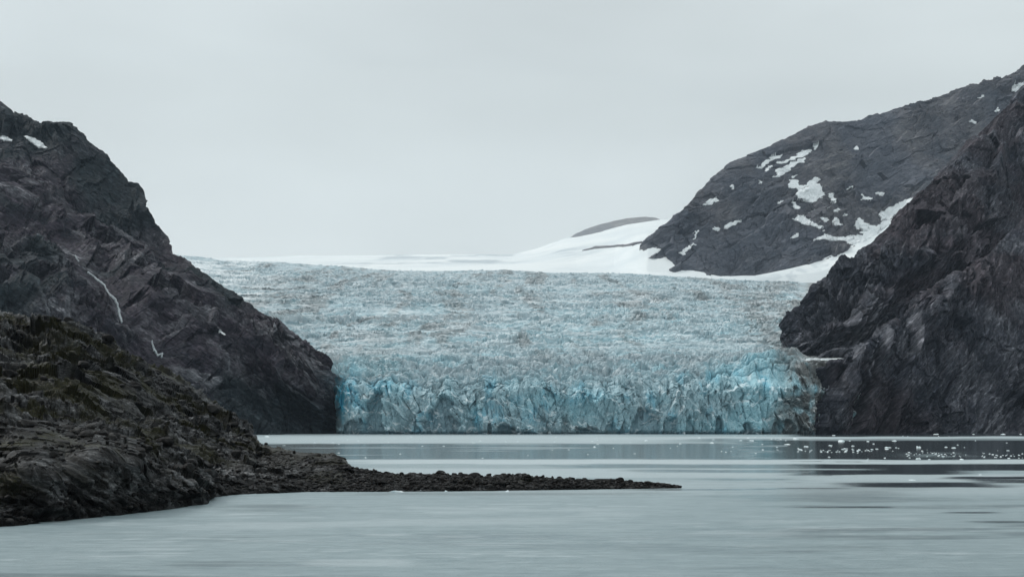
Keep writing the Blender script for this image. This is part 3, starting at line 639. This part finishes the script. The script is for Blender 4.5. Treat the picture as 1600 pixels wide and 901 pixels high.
for poly, lab in [([(304, 511), (308, 512), (311, 515), (305, 515)], 'tiny snow remnant on the left slope, left of the brighter one'),
                  ([(340, 518), (346, 518), (353, 524), (345, 523)], 'small bright snow remnant on the left slope above the glacier front'),
                  ([(388, 536), (399, 537), (399, 539.5), (389, 539)], 'thin flat snow remnant on the left slope, rightmost of three')]:
    patch('snow_patch', PL, inside(qL, rL, poly) & (rowL < nL), M_patch, 1.2, lab, 'snow patch', 'snow remnants on the left slope')

# ------------------------------------------------------------------ right side: upper cliff, then the buttress in front
px = np.linspace(1219, 1680, 500)
r0 = curve(px, [(1219, 545, 2100), (1228, 560, 2010), (1250, 566, 1960), (1310, 572, 1930), (1400, 545, 1990), (1500, 480, 2120), (1600, 395, 2330), (1680, 350, 2450)])
r1 = curve(px, [(1219, 535, 2110), (1228, 540, 2010), (1250, 535, 1960), (1310, 510, 1950), (1400, 440, 2090), (1500, 380, 2260), (1600, 300, 2500), (1680, 250, 2650)])
r2 = curve(px, [(1219, 524, 2120), (1222, 516, 2090), (1228, 500, 2060), (1236, 487, 2050), (1250, 478, 2050), (1262, 462, 2070), (1272, 448, 2080), (1285, 440, 2100), (1300, 419, 2130), (1318, 408, 2160), (1335, 402, 2200), (1350, 388, 2240), (1375, 368, 2300), (1400, 345, 2360), (1424, 318, 2420), (1440, 300, 2460), (1470, 275, 2530), (1500, 246, 2600), (1522, 218, 2660), (1538, 200, 2700), (1555, 182, 2750), (1580, 160, 2810), (1600, 138, 2870), (1680, 70, 3100)])
mountain('mountain', px, [r0, r1, r2], [160, 270], M_right, math.radians(42), 110, 20, 700, 61, .35, moss=.8)
px = np.linspace(1266, 1680, 480)
q0 = curve(px, [(1266, 1830), (1272, 1775), (1285, 1745), (1400, 1790), (1500, 1840), (1600, 1900), (1680, 1950)], z=-3)
q1 = curve(px, [(1266, 665, 1835), (1275, 630, 1785), (1300, 610, 1775), (1400, 590, 1830), (1500, 570, 1900), (1600, 530, 1980), (1680, 500, 2040)])
q2 = curve(px, [(1266, 660, 1845), (1270, 625, 1810), (1276, 604, 1800), (1290, 585, 1800), (1315, 566, 1820), (1340, 545, 1850), (1370, 527, 1880), (1395, 508, 1920), (1420, 485, 1960), (1460, 455, 2010), (1500, 432, 2080), (1550, 392, 2180), (1600, 345, 2280), (1680, 290, 2400)])
mountain('mountain', px, [q0, q1, q2], [170, 230], M_right, math.radians(50), 100, 19, 350, 71, .45, moss=.8, foot_keep=.3)

# ------------------------------------------------------------------ near shore on the left with its long spit
def make_shore():
    px = np.concatenate([np.linspace(-60, 400, 640)[:-1], np.linspace(400, 1108, 760)])
    zf = -1.2
    c0 = curve(px, [(-60, 183), (0, 189), (60, 194), (120, 204), (180, 212), (250, 225), (300, 238), (322, 243), (326, 262), (345, 268), (395, 276), (480, 284), (600, 284), (760, 288), (900, 294), (1000, 298), (1060, 301), (1108, 303)], z=zf)
    def yz(pts):      # px, metres of height, metres beyond the waterline
        a = np.array(pts, float); P = c0.copy()
        dd = np.interp(px, a[:, 0], a[:, 2]); d = c0[:, 1]+dd
        return np.stack([(px-800)/F*d, d, np.interp(px, a[:, 0], a[:, 1])], -1)
    c1 = yz([(-60, 4, 8), (0, 4, 7), (40, 5.0, 8), (100, 4.2, 7), (150, 6.5, 8), (200, 6.5, 8), (240, 4, 6), (300, 3.0, 6), (322, 1.0, 4), (345, .8, 4), (400, .9, 4), (600, .8, 4), (900, .8, 3), (1050, .2, 1.5), (1075, -.3, 1), (1108, -.8, 1)])
    c2 = yz([(-60, 14, 60), (0, 13, 50), (100, 10.5, 45), (200, 9, 40), (260, 6.5, 40), (320, 3.5, 35), (400, 3.0, 20), (500, 2.8, 20), (600, 2.4, 14), (700, 2.3, 12), (900, 1.7, 8), (1000, 1.3, 5), (1050, .5, 2.5), (1075, -.2, 1.5), (1108, -.8, 1.5)])
    ridge = curve(px, [(-60, 480, 470), (0, 488, 470), (40, 497, 470), (110, 503, 470), (128, 508, 475), (150, 528, 480), (200, 552, 490), (235, 575, 500), (270, 592, 500), (300, 610, 500), (330, 632, 500), (352, 646, 495), (380, 658, 490), (388, 668, 480), (394, 690, 460), (410, 697, 430), (440, 704, 400), (470, 709, 380), (497, 711, 360), (520, 711, 350), (533, 717, 345), (549, 729, 330), (560, 735, 318), (620, 740, 312), (700, 742, 310), (800, 745.5, 307), (860, 748.5, 305), (900, 750, 304), (960, 752, 303), (1000, 755, 303), (1030, 756, 303), (1056, 761, 303), (1075, 763.5, 303), (1108, 766, 304)])
    c3 = c2*.55+ridge*.45; c3[:, 2] -= .06*(ridge[:, 2]-c2[:, 2])
    wq = 1-smooth(395, 560, px)
    c3[:, 2] -= wq*2.5*smooth(60, 200, px)
    b1 = ridge.copy(); b1[:, 1] += 8+wq*40; b1[:, 2] -= .8+wq*1.5
    b2 = ridge.copy(); b2[:, 1] += 25+wq*250; b2[:, 2] = -3
    for q_b in (b1, b2): q_b[:, 0] *= q_b[:, 1]/ridge[:, 1]*1.01
    P = loft([c0, c1, c2, c3, ridge, b1, b2], [120, 170, 150, 190, 24, 16])
    for _ in range(5): P[1:-1] = P[1:-1]*.5+(P[:-2]+P[2:])*.25
    nf = 630
    N = normals(P); N *= np.sign(N[..., 2:3]+1e-6)
    N[:nf, :, 1] -= .35; N /= np.linalg.norm(N, axis=-1, keepdims=True)
    X, Y, Z = P[..., 0], P[..., 1], P[..., 2]; row = np.arange(P.shape[0])[:, None]+0*X
    left = 1-smooth(380, 520, px)[None]+0*X
    nn = Y*.45+Z
    wv = fbm(X/18, Y/18, Z/18, 3)
    t = X*.9-Z*.4+wv*1.2; n = nn+X*.12+wv*.9
    big = fbm(X/30, Y/34, Z/20, 4, .5)*4.5*left*smooth(.5, 10, Z+2)
    fw = (1+smooth(300, 480, Y))
    # a big smooth whaleback bluff over the waterline, and a bare cliff face higher up
    q_, r_ = project(P)
    def soft(poly_c, rx, ry):
        return np.exp(-(((q_-poly_c[0])/rx)**2+((r_-poly_c[1])/ry)**2)**2)
    wb = soft((95, 728), 118, 48); wb2 = soft((225, 620), 90, 40); wb3 = soft((470, 725), 110, 22)
    sm_ = 1-.8*np.maximum(wb, .7*wb2)
    zz = smooth(2, 9, Z)*left
    rg = .4+.9*smooth(-.25, .3, fbm(X/14+3, Y/20, Z/10, 3))
    nh = Z*1.0+Y*.22+X*.10+wv*.6; th = X+wv*1.2
    d = big+facet(X/26+wv*.3, (Y*.3+Z)/11+wv*.3, 21, 1.7, .1)*1.8*zz*fw
    l1, t1 = ledges(th, nh, 5.2, 1, 5, True); l2, t2 = ledges(th, nh, 2.1, 2, 3, True); l3, t3 = ledges(th+nh, nh, .85, 3, 2.5, True)
    d += (l1*2.0*fw*zz+l2*1.15*fw*rg+l3*.42*fw*rg)*(.2+.8*left)
    d += (facet(t/10, n/4.4, 3, 1.7, .1)*1.5*fw+facet(t/4, n/1.6, 4, 1.7, .12)*.65*fw+facet(t/1.9, n/1.0, 7, 1.6, .2)*.25*fw*rg)*(.3+.7*left)
    d += facet(t/1.1, n/.7, 6, 1.4, .2, .2)*.12*fw+fbm(t/2, n/.9, 3, 4, .6)*.16
    d += (facet(X/3.2, Y/2.6, 9, 1.1, .5, .25)*.34+facet(X/1.3, Y/1.2, 10, 1.2, .7, .3)*.2)*(1-left)
    d = d*(1-.45*smooth(325, 415, px))[None]
    d = d*sm_+wb*5.0+wb2*2.5+wb3*1.0-3.5*np.exp(-((q_-150)/120)**2-((r_-655)/22)**2)
    d = d+(fbm(X/7, Y/7, 0, 4, .6)*1.1+.5*smooth(.1, .5, fbm(X/2.6, Y/2.6, 7, 3)))*(1-left)*smooth(.3, 1.6, Z)
    k = smooth(-1.2, .8, Z)
    k = k*.9+.1; kk = 1-.85*smooth(nf-90, nf-10, row)*(1-.4*(row > nf))
    P = P+N*(d*k*kk)[..., None]
    tone = smooth(.1, .6, fbm(t/7, n/1.4, 2, 5, .6))*.5
    tone = np.maximum(tone, smooth(.14, .38, fbm(t/5, n/.7, 12, 5, .65))*1.0)*(.25+.75*left)*smooth(.5, 3, Z)
    moss = smooth(-.05, .3, fbm(X/16, Y/16, Z/12, 5, .6))*.95*smooth(2.5, 6, Z)*left
    moss = np.maximum(moss, .5*smooth(0, .3, fbm(X/9, Y/9, 3, 4))*(1-left)*smooth(.8, 2, Z))
    lit_tread = np.maximum(np.maximum(t1*.7, t2*.9), t3*.6)*smooth(.1, .45, fbm(t/5, n/3, 31, 4, .65))*left*smooth(.8, 2.5, Z)  # paler shore treads, painted light that goes into the tone
    tone = np.clip(.8*tone+lit_tread*.8, 0, 1)*(1-moss*.8)*(1-.9*wb)*(1-.8*wb2)
    o = grid('rocky_shore', P, M_shore, False, {'tone': tone, 'moss': moss}); tag(o, kind='structure')
    return P, nf
PS, nS = make_shore()
qS, rS = project(PS)
px_cols = qS[300]

# ------------------------------------------------------------------ boulders
def ico(sub):
    import bmesh
    bm = bmesh.new(); bmesh.ops.create_icosphere(bm, subdivisions=sub, radius=1)
    V = np.array([v.co[:] for v in bm.verts]); Fc = np.array([[v.index for v in f.verts] for f in bm.faces]); bm.free()
    return V, Fc
V4, F4 = ico(4); V2, F2 = ico(2)
def rock_shape(V, k, cuts=9, rough=.08):
    r = np.random.RandomState(k); R = V.copy()
    for _ in range(cuts):
        n = r.normal(size=3); n /= np.linalg.norm(n); dd = r.uniform(.55, .85)
        s_ = R@n; over = np.clip(s_-dd, 0, None); R = R-over[:, None]*n*.92
    R = R*(1+rough*fbm(V[:, 0]*1.5+k, V[:, 1]*1.5, V[:, 2]*1.5, 4, .6))[:, None]
    return R
boulder_meshes = []
for k in range(7):
    R = rock_shape(V4, 100+k); R[:, 2] -= R[:, 2].min(); R[:, 2] /= R[:, 2].max(); R[:, :2] /= np.abs(R[:, :2]).max()
    o = mesh_from('boulder', R, F4, M_boulder, False, {'tone': np.zeros(len(R))})
    boulder_meshes.append(o.data); bpy.data.objects.remove(o)
def surface_at(px_, d_):
    """height of the spit's surface at a column and a distance"""
    j = int(np.argmin(np.abs(qS[300]-px_))); c = PS[:nS+30, j]
    i = int(np.argmin(np.abs(c[:, 1]-d_))); return c[i]
BL = [(686, 734, 21, 'largest rounded dark boulder on the skyline of the low stony spit'),
      (708, 738, 9, 'small dark boulder just right of the largest boulder on the spit'),
      (720, 737, 11, 'dark boulder second to the right of the largest boulder on the spit'),
      (742, 737.5, 25, 'wide low dark boulder on the spit, right of the two small ones'),
      (764, 739, 11, 'small dark boulder just right of the wide low boulder on the spit'),
      (776, 740.5, 12, 'low dark boulder halfway along the spit between the wide boulder and the long one'),
      (802, 741, 25, 'long flat-topped dark boulder near the middle of the spit'),
      (825, 740, 14, 'upright dark boulder standing beside the long flat-topped one on the spit'),
      (845, 743.5, 22, 'low broad dark boulder right of the upright boulder on the spit'),
      (863, 743, 7, 'tiny pointed dark boulder on the spit skyline right of the low broad one'),
      (874, 743.5, 10, 'small dark boulder on the spit skyline, left of a wider neighbour'),
      (893, 744.5, 14, 'last dome-shaped dark boulder before the smooth slabs at the spit end'),
      (944, 747, 56, 'long low dark rock slab forming the hump near the end of the spit'),
      (1000, 752, 50, 'last low dark rock slab at the tip of the spit'),
      (460, 703, 6, 'tiny dark stone standing alone on the near shore skyline beside the water'),
      (497, 709, 44, 'broad dark whaleback rock at the root of the spit'),
      (522, 711, 38, 'rounded dark rock dome sloping down to the spit on its left end'),
      (628, 737, 8, 'small dark stone left of the largest boulder on the spit skyline')]
for i, (bx, by, bw, lab) in enumerate(BL):
    c = surface_at(bx, np.interp(bx, [440, 497, 522, 560, 620, 1060], [398, 356, 346, 316, 309, 302.5]))
    d = c[1]; wd = bw/F*d; ztop = HC+(YH-by)/F*d
    o = bpy.data.objects.new('boulder', boulder_meshes[i % 7]); COL.objects.link(o)
    base = c[2]-.35*wd if bw < 30 else c[2]-.15*wd
    h = max(ztop-base, .25*wd)
    o.location = ((bx-800)/F*d, d, ztop-h); o.scale = (wd/2*1.05, wd/2*(.8 if bw < 30 else .45), h)
    o.rotation_euler = (0, 0, (i*1.3) % 6.28 if bw < 30 else (.15 if i % 2 else -.1))
    tag(o, lab, 'boulder', 'boulders on the spit')
r = np.random.RandomState(17)
for i in range(38):
    j = int(np.argmin(np.abs(px_cols-r.uniform(430, 990)))); c = PS[r.randint(60, 560), j]
    sz = r.uniform(.5, 1.15)
    o = bpy.data.objects.new('boulder', boulder_meshes[i % 7]); COL.objects.link(o)
    o.location = (c[0], c[1], c[2]-sz*.3); o.scale = (sz*r.uniform(.9, 1.5), sz, sz*r.uniform(.9, 1.4)); o.rotation_euler = (0, 0, r.uniform(0, 6.28))
    tag(o, 'dark boulder half buried in the rubble below the skyline of the spit', 'boulder', 'half buried boulders of the spit')
# loose rubble along the spit and the shore: nobody could count it
r = np.random.RandomState(5); VV = []; FF = []; off = 0
shapes = []
for k in range(10):
    R = rock_shape(V2, 300+k, 7, .05); shapes.append(R)
cnt = 0
while cnt < 5200:
    j = r.randint(0, PS.shape[1]); i = r.randint(25, nS+8) if r.rand() > .45 else r.randint(25, 330)
    c = PS[i, j]
    if c[2] < .05 or c[2] > 30: continue
    if qS[i, j] < 400 and (r.rand() > .3 or i > 330): continue
    sz = np.exp(r.normal(-1.6, .75)); sz = min(sz, .62)
    R = shapes[r.randint(10)]*sz*np.array([1.2, .9, .75]); a = r.rand()*6.28
    R = np.stack([R[:, 0]*math.cos(a)-R[:, 1]*math.sin(a), R[:, 0]*math.sin(a)+R[:, 1]*math.cos(a), R[:, 2]], -1)
    VV.append(R+c+np.array([0, 0, sz*.25])); FF.append(F2+off); off += len(R); cnt += 1
cnt2 = 0
while cnt2 < 750:      # fallen blocks on the hillside
    j = r.randint(0, 620); i = r.randint(150, nS-25); c = PS[i, j]
    if vn(c[0]/14, c[1]/18, 5.) < .05 and r.rand() > .25: continue
    sz = min(np.exp(r.normal(-.55, .55)), 1.9)*(1+.4*(c[1] > 380))
    R = shapes[r.randint(10)]*sz*np.array([1.3, .9, .7]); a = r.rand()*6.28
    R = np.stack([R[:, 0]*math.cos(a)-R[:, 1]*math.sin(a), R[:, 0]*math.sin(a)+R[:, 1]*math.cos(a), R[:, 2]], -1)
    VV.append(R+c+np.array([0, 0, sz*.2])); FF.append(F2+off); off += len(R); cnt2 += 1
cnt += cnt2
VV = np.concatenate(VV); FF = np.concatenate(FF)
tn = np.repeat((r.rand(cnt) > .78)*r.rand(cnt)**1.5*.9, len(V2))
o = mesh_from('rubble', VV, FF, M_boulder, False, {'tone': tn})
tag(o, 'loose dark stones and rubble strewn over the spit and lower shore', 'rubble', kind='stuff')

# ------------------------------------------------------------------ floating ice
floe_meshes = []
for k in range(8):
    R = rock_shape(V4 if k < 4 else V2, 500+k, 10, .12)
    R[:, 2] = np.where(R[:, 2] > 0, R[:, 2]*(1+.5*fbm(R[:, 0]*1.8+k, R[:, 1]*1.8, 0, 3)), R[:, 2]*.5)
    R[:, :2] /= np.abs(R[:, :2]).max(); R[:, 2] /= R[:, 2].max()
    o = mesh_from('ice_chunk', R, F4 if k < 4 else F2, M_floe); floe_meshes.append(o.data); bpy.data.objects.remove(o)
def floe(px_, py_, wpx, hpx, k, label, group='ice chunks drifting on the fjord'):
    d = HC*F/(py_+hpx*.5-YH); wd = wpx/F*d; h = hpx/F*d
    o = bpy.data.objects.new('ice_chunk', floe_meshes[k % 8]); COL.objects.link(o)
    o.location = ((px_-800)/F*d, d, -h*.25); o.scale = (wd/2, wd/2*.8, h); o.rotation_euler = (0, 0, (k*2.1) % 6.28)
    tag(o, label, 'ice chunk', group)
def a6(x, y): return 1200+x/4, 620+y/4
BIG = [(60, 260, 52, 20, "long low white ice chunk floating off the ice cliff's right end, left of its twin"),
       (172, 257, 50, 18, 'pale ice chunk floating off the right end of the ice cliff, right of its twin'),
       (118, 293, 58, 12, 'flat white ice floe below the two chunks off the right end of the ice cliff'),
       (240, 306, 36, 16, 'compact white ice chunk right of the flat floe near the reflection of the ice'),
       (458, 271, 46, 24, 'tall white ice chunk drifting under the shore band left of the far right water'),
       (790, 271, 44, 12, 'flat rectangular white floe just below the pale water band by the right cliff'),
       (750, 312, 46, 14, 'upper of two stacked-looking white ice chunks in dark water under the right cliff'),
       (742, 323, 36, 9, 'lower thin floe of two lying close together in dark water'),
       (940, 309, 40, 28, 'biggest blocky white ice chunk in the dark water on the right'),
       (1112, 310, 26, 12, 'left lump of the double ice chunk beside the blocky one'),
       (1160, 314, 36, 12, 'right lump of the double ice chunk beside the blocky one'),
       (900, 516, 84, 8, 'long thin pale floe on the light water below the dark bands'),
       (940, 382, 34, 22, 'pale grey rounded ice chunk at the left end of the slush field'),
       (1210, 386, 36, 14, 'white ice chunk on the lower edge of the slush field'),
       (1050, 230, 62, 10, 'long white floe lying against the foot of the right cliff'),
       (1465, 230, 42, 12, 'white floe at the foot of the cliff nearest the picture edge'),
       (410, 238, 32, 8, 'low pale floe beside the join of dirty ice and right cliff'),
       (528, 303, 32, 12, 'white ice chunk right of the tall one, in dark water'),
       (392, 300, 34, 8, 'thin white floe left of the tall ice chunk and lower'),
       (1325, 483, 26, 10, 'small white chunk alone on the bright water right of the long thin floe')]
for k, (x, y, w_, h_, lab) in enumerate(BIG):
    a, b = a6(x, y); floe(a, b, w_/4, h_/4*.6, k, lab)
SMALL = 'tiny white ice chunk drifting among many in the dark water under the right cliff'
sm = [(512, 272, 15), (625, 275, 20), (660, 290, 20), (485, 320, 35), (570, 327, 25), (680, 322, 25), (800, 314, 20), (1185, 297, 15), (1297, 271, 15), (1500, 332, 20), (1455, 370, 20), (1505, 380, 30), (1005, 388, 25),
      (730, 378, 20), (380, 372, 25), (705, 223, 20), (885, 223, 25), (1580, 230, 20), (1285, 230, 20), (545, 226, 15), (200, 325, 40), (625, 384, 12), (1160, 345, 20), (1385, 352, 18), (1350, 350, 14), (1405, 357, 16), (1590, 352, 16)]
r = np.random.RandomState(11)
for _ in range(46): sm.append((r.uniform(180, 660), 334+r.normal(0, 7), r.uniform(7, 20)))
for _ in range(34): sm.append((r.uniform(860, 1240), 358+r.normal(0, 11), r.uniform(7, 20)))
for _ in range(22): sm.append((r.uniform(1330, 1640), 365+r.normal(0, 9), r.uniform(7, 18)))
for _ in range(16): sm.append((r.uniform(220, 1640), r.uniform(224, 400), r.uniform(6, 14)))
for k, (x, y, w_) in enumerate(sm):
    a, b = a6(x, y); floe(a, b, w_/4, min(w_/4*.27, 1.5), k+3, SMALL, 'tiny ice chunks under the right cliff')
MIDL = 'tiny white ice chunk drifting on the grey water below the middle of the ice cliff'
md = [(810, 498, 20), (875, 525, 35), (1095, 513, 30), (1155, 563, 15), (520, 513, 30), (435, 525, 12), (240, 547, 20), (705, 530, 18), (990, 548, 12), (1230, 549, 15), (255, 510, 16), (100, 563, 12), (930, 572, 12), (690, 545, 10), (20, 520, 14), (10, 565, 10), (1000, 490, 12)]
for k, (x, y, w_) in enumerate(md):
    floe(860+x/3.478, 540+y/3.48, w_/3.5, min(w_/11, 2), k+1, MIDL, 'tiny ice chunks below the middle of the ice cliff')
for k in range(40):
    floe(r.uniform(420, 1230), r.choice([r.uniform(681, 690), r.uniform(690, 716)]), r.uniform(2, 7), r.uniform(.7, 1.3), k, MIDL, 'tiny ice chunks below the middle of the ice cliff')
floe(416, 681, 13, 2.5, 2, 'long low white ice chunk near the far left shore beside the dark headland')
for k, (x, y, w_, h_, lab) in enumerate([(618, 766.5, 28, 3.2, 'flat pale blue ice slab stranded against the near side of the spit'),
        (513, 765.5, 8, 3, 'small white ice lump at the waterline left of the pale blue slab'), (536, 766, 5, 2.2, 'tiny white ice lump between the left lump and the pale blue slab'),
        (660, 765.5, 9, 3, 'small white ice lump at the waterline just right of the pale blue slab'), (785, 763, 10, 3.5, 'brightest of the stranded ice lumps, halfway along the spit'),
        (793, 766, 9, 3, 'small ice lump at the waterline touching the brightest one'), (697, 766, 5, 2.4, 'tiny ice lump under the wide low boulder at the waterline'), (734, 763, 4, 4, 'tiny upright ice lump among the spit stones')]):
    floe(x, y, w_, h_, k, lab, 'ice stranded along the spit')
for k, (x, y, w_, lab) in enumerate([(1410, 784, 10, 'low dark drifting kelp-like rock tip above the thin dark streak')][:0]): pass

# low cloud lying on the far snowfield
def cloud(name, c, rad, dens, label):
    m, t, b = mat('cloud_air'); t.nodes.remove(b)
    v = N_(t, 'ShaderNodeVolumePrincipled'); v.inputs['Color'].default_value = (.93, .93, .91, 1); v.inputs['Density'].default_value = dens
    t.links.new(v.outputs[0], t.nodes['Material Output'].inputs['Volume'])
    R_ = V4*(1+.12*fbm(V4[:, 0]*2, V4[:, 1]*2, V4[:, 2]*2, 3))[:, None]*np.array(rad)
    o = mesh_from(name, R_, F4, m, True); o.location = c
    tag(o, label, 'cloudbank', kind='stuff')
cloud('cloudbank', (-1700, 7500, 900), (4300, 2500, 1150), 6.5e-5, 'low mist merging the far snowfield into the overcast sky')
# ------------------------------------------------------------------ haze
m, t, b = mat('haze_air'); t.nodes.remove(b)
pv = N_(t, 'ShaderNodeVolumePrincipled'); pv.inputs['Color'].default_value = (.70, .84, 1.0, 1); pv.inputs['Density'].default_value = 1.15e-5
t.links.new(pv.outputs[0], t.nodes['Material Output'].inputs['Volume'])
x0, x1, y0, y1, z0, z1 = -7000, 7000, -500, 12500, -7, 2300
me = bpy.data.meshes.new('haze')
me.from_pydata([(x, y, z) for z in (z0, z1) for y in (y0, y1) for x in (x0, x1)], [], [(0, 2, 3, 1), (4, 5, 7, 6), (0, 1, 5, 4), (2, 6, 7, 3), (0, 4, 6, 2), (1, 3, 7, 5)])
me.materials.append(m); hz = bpy.data.objects.new('haze', me); COL.objects.link(hz); tag(hz, kind='stuff')
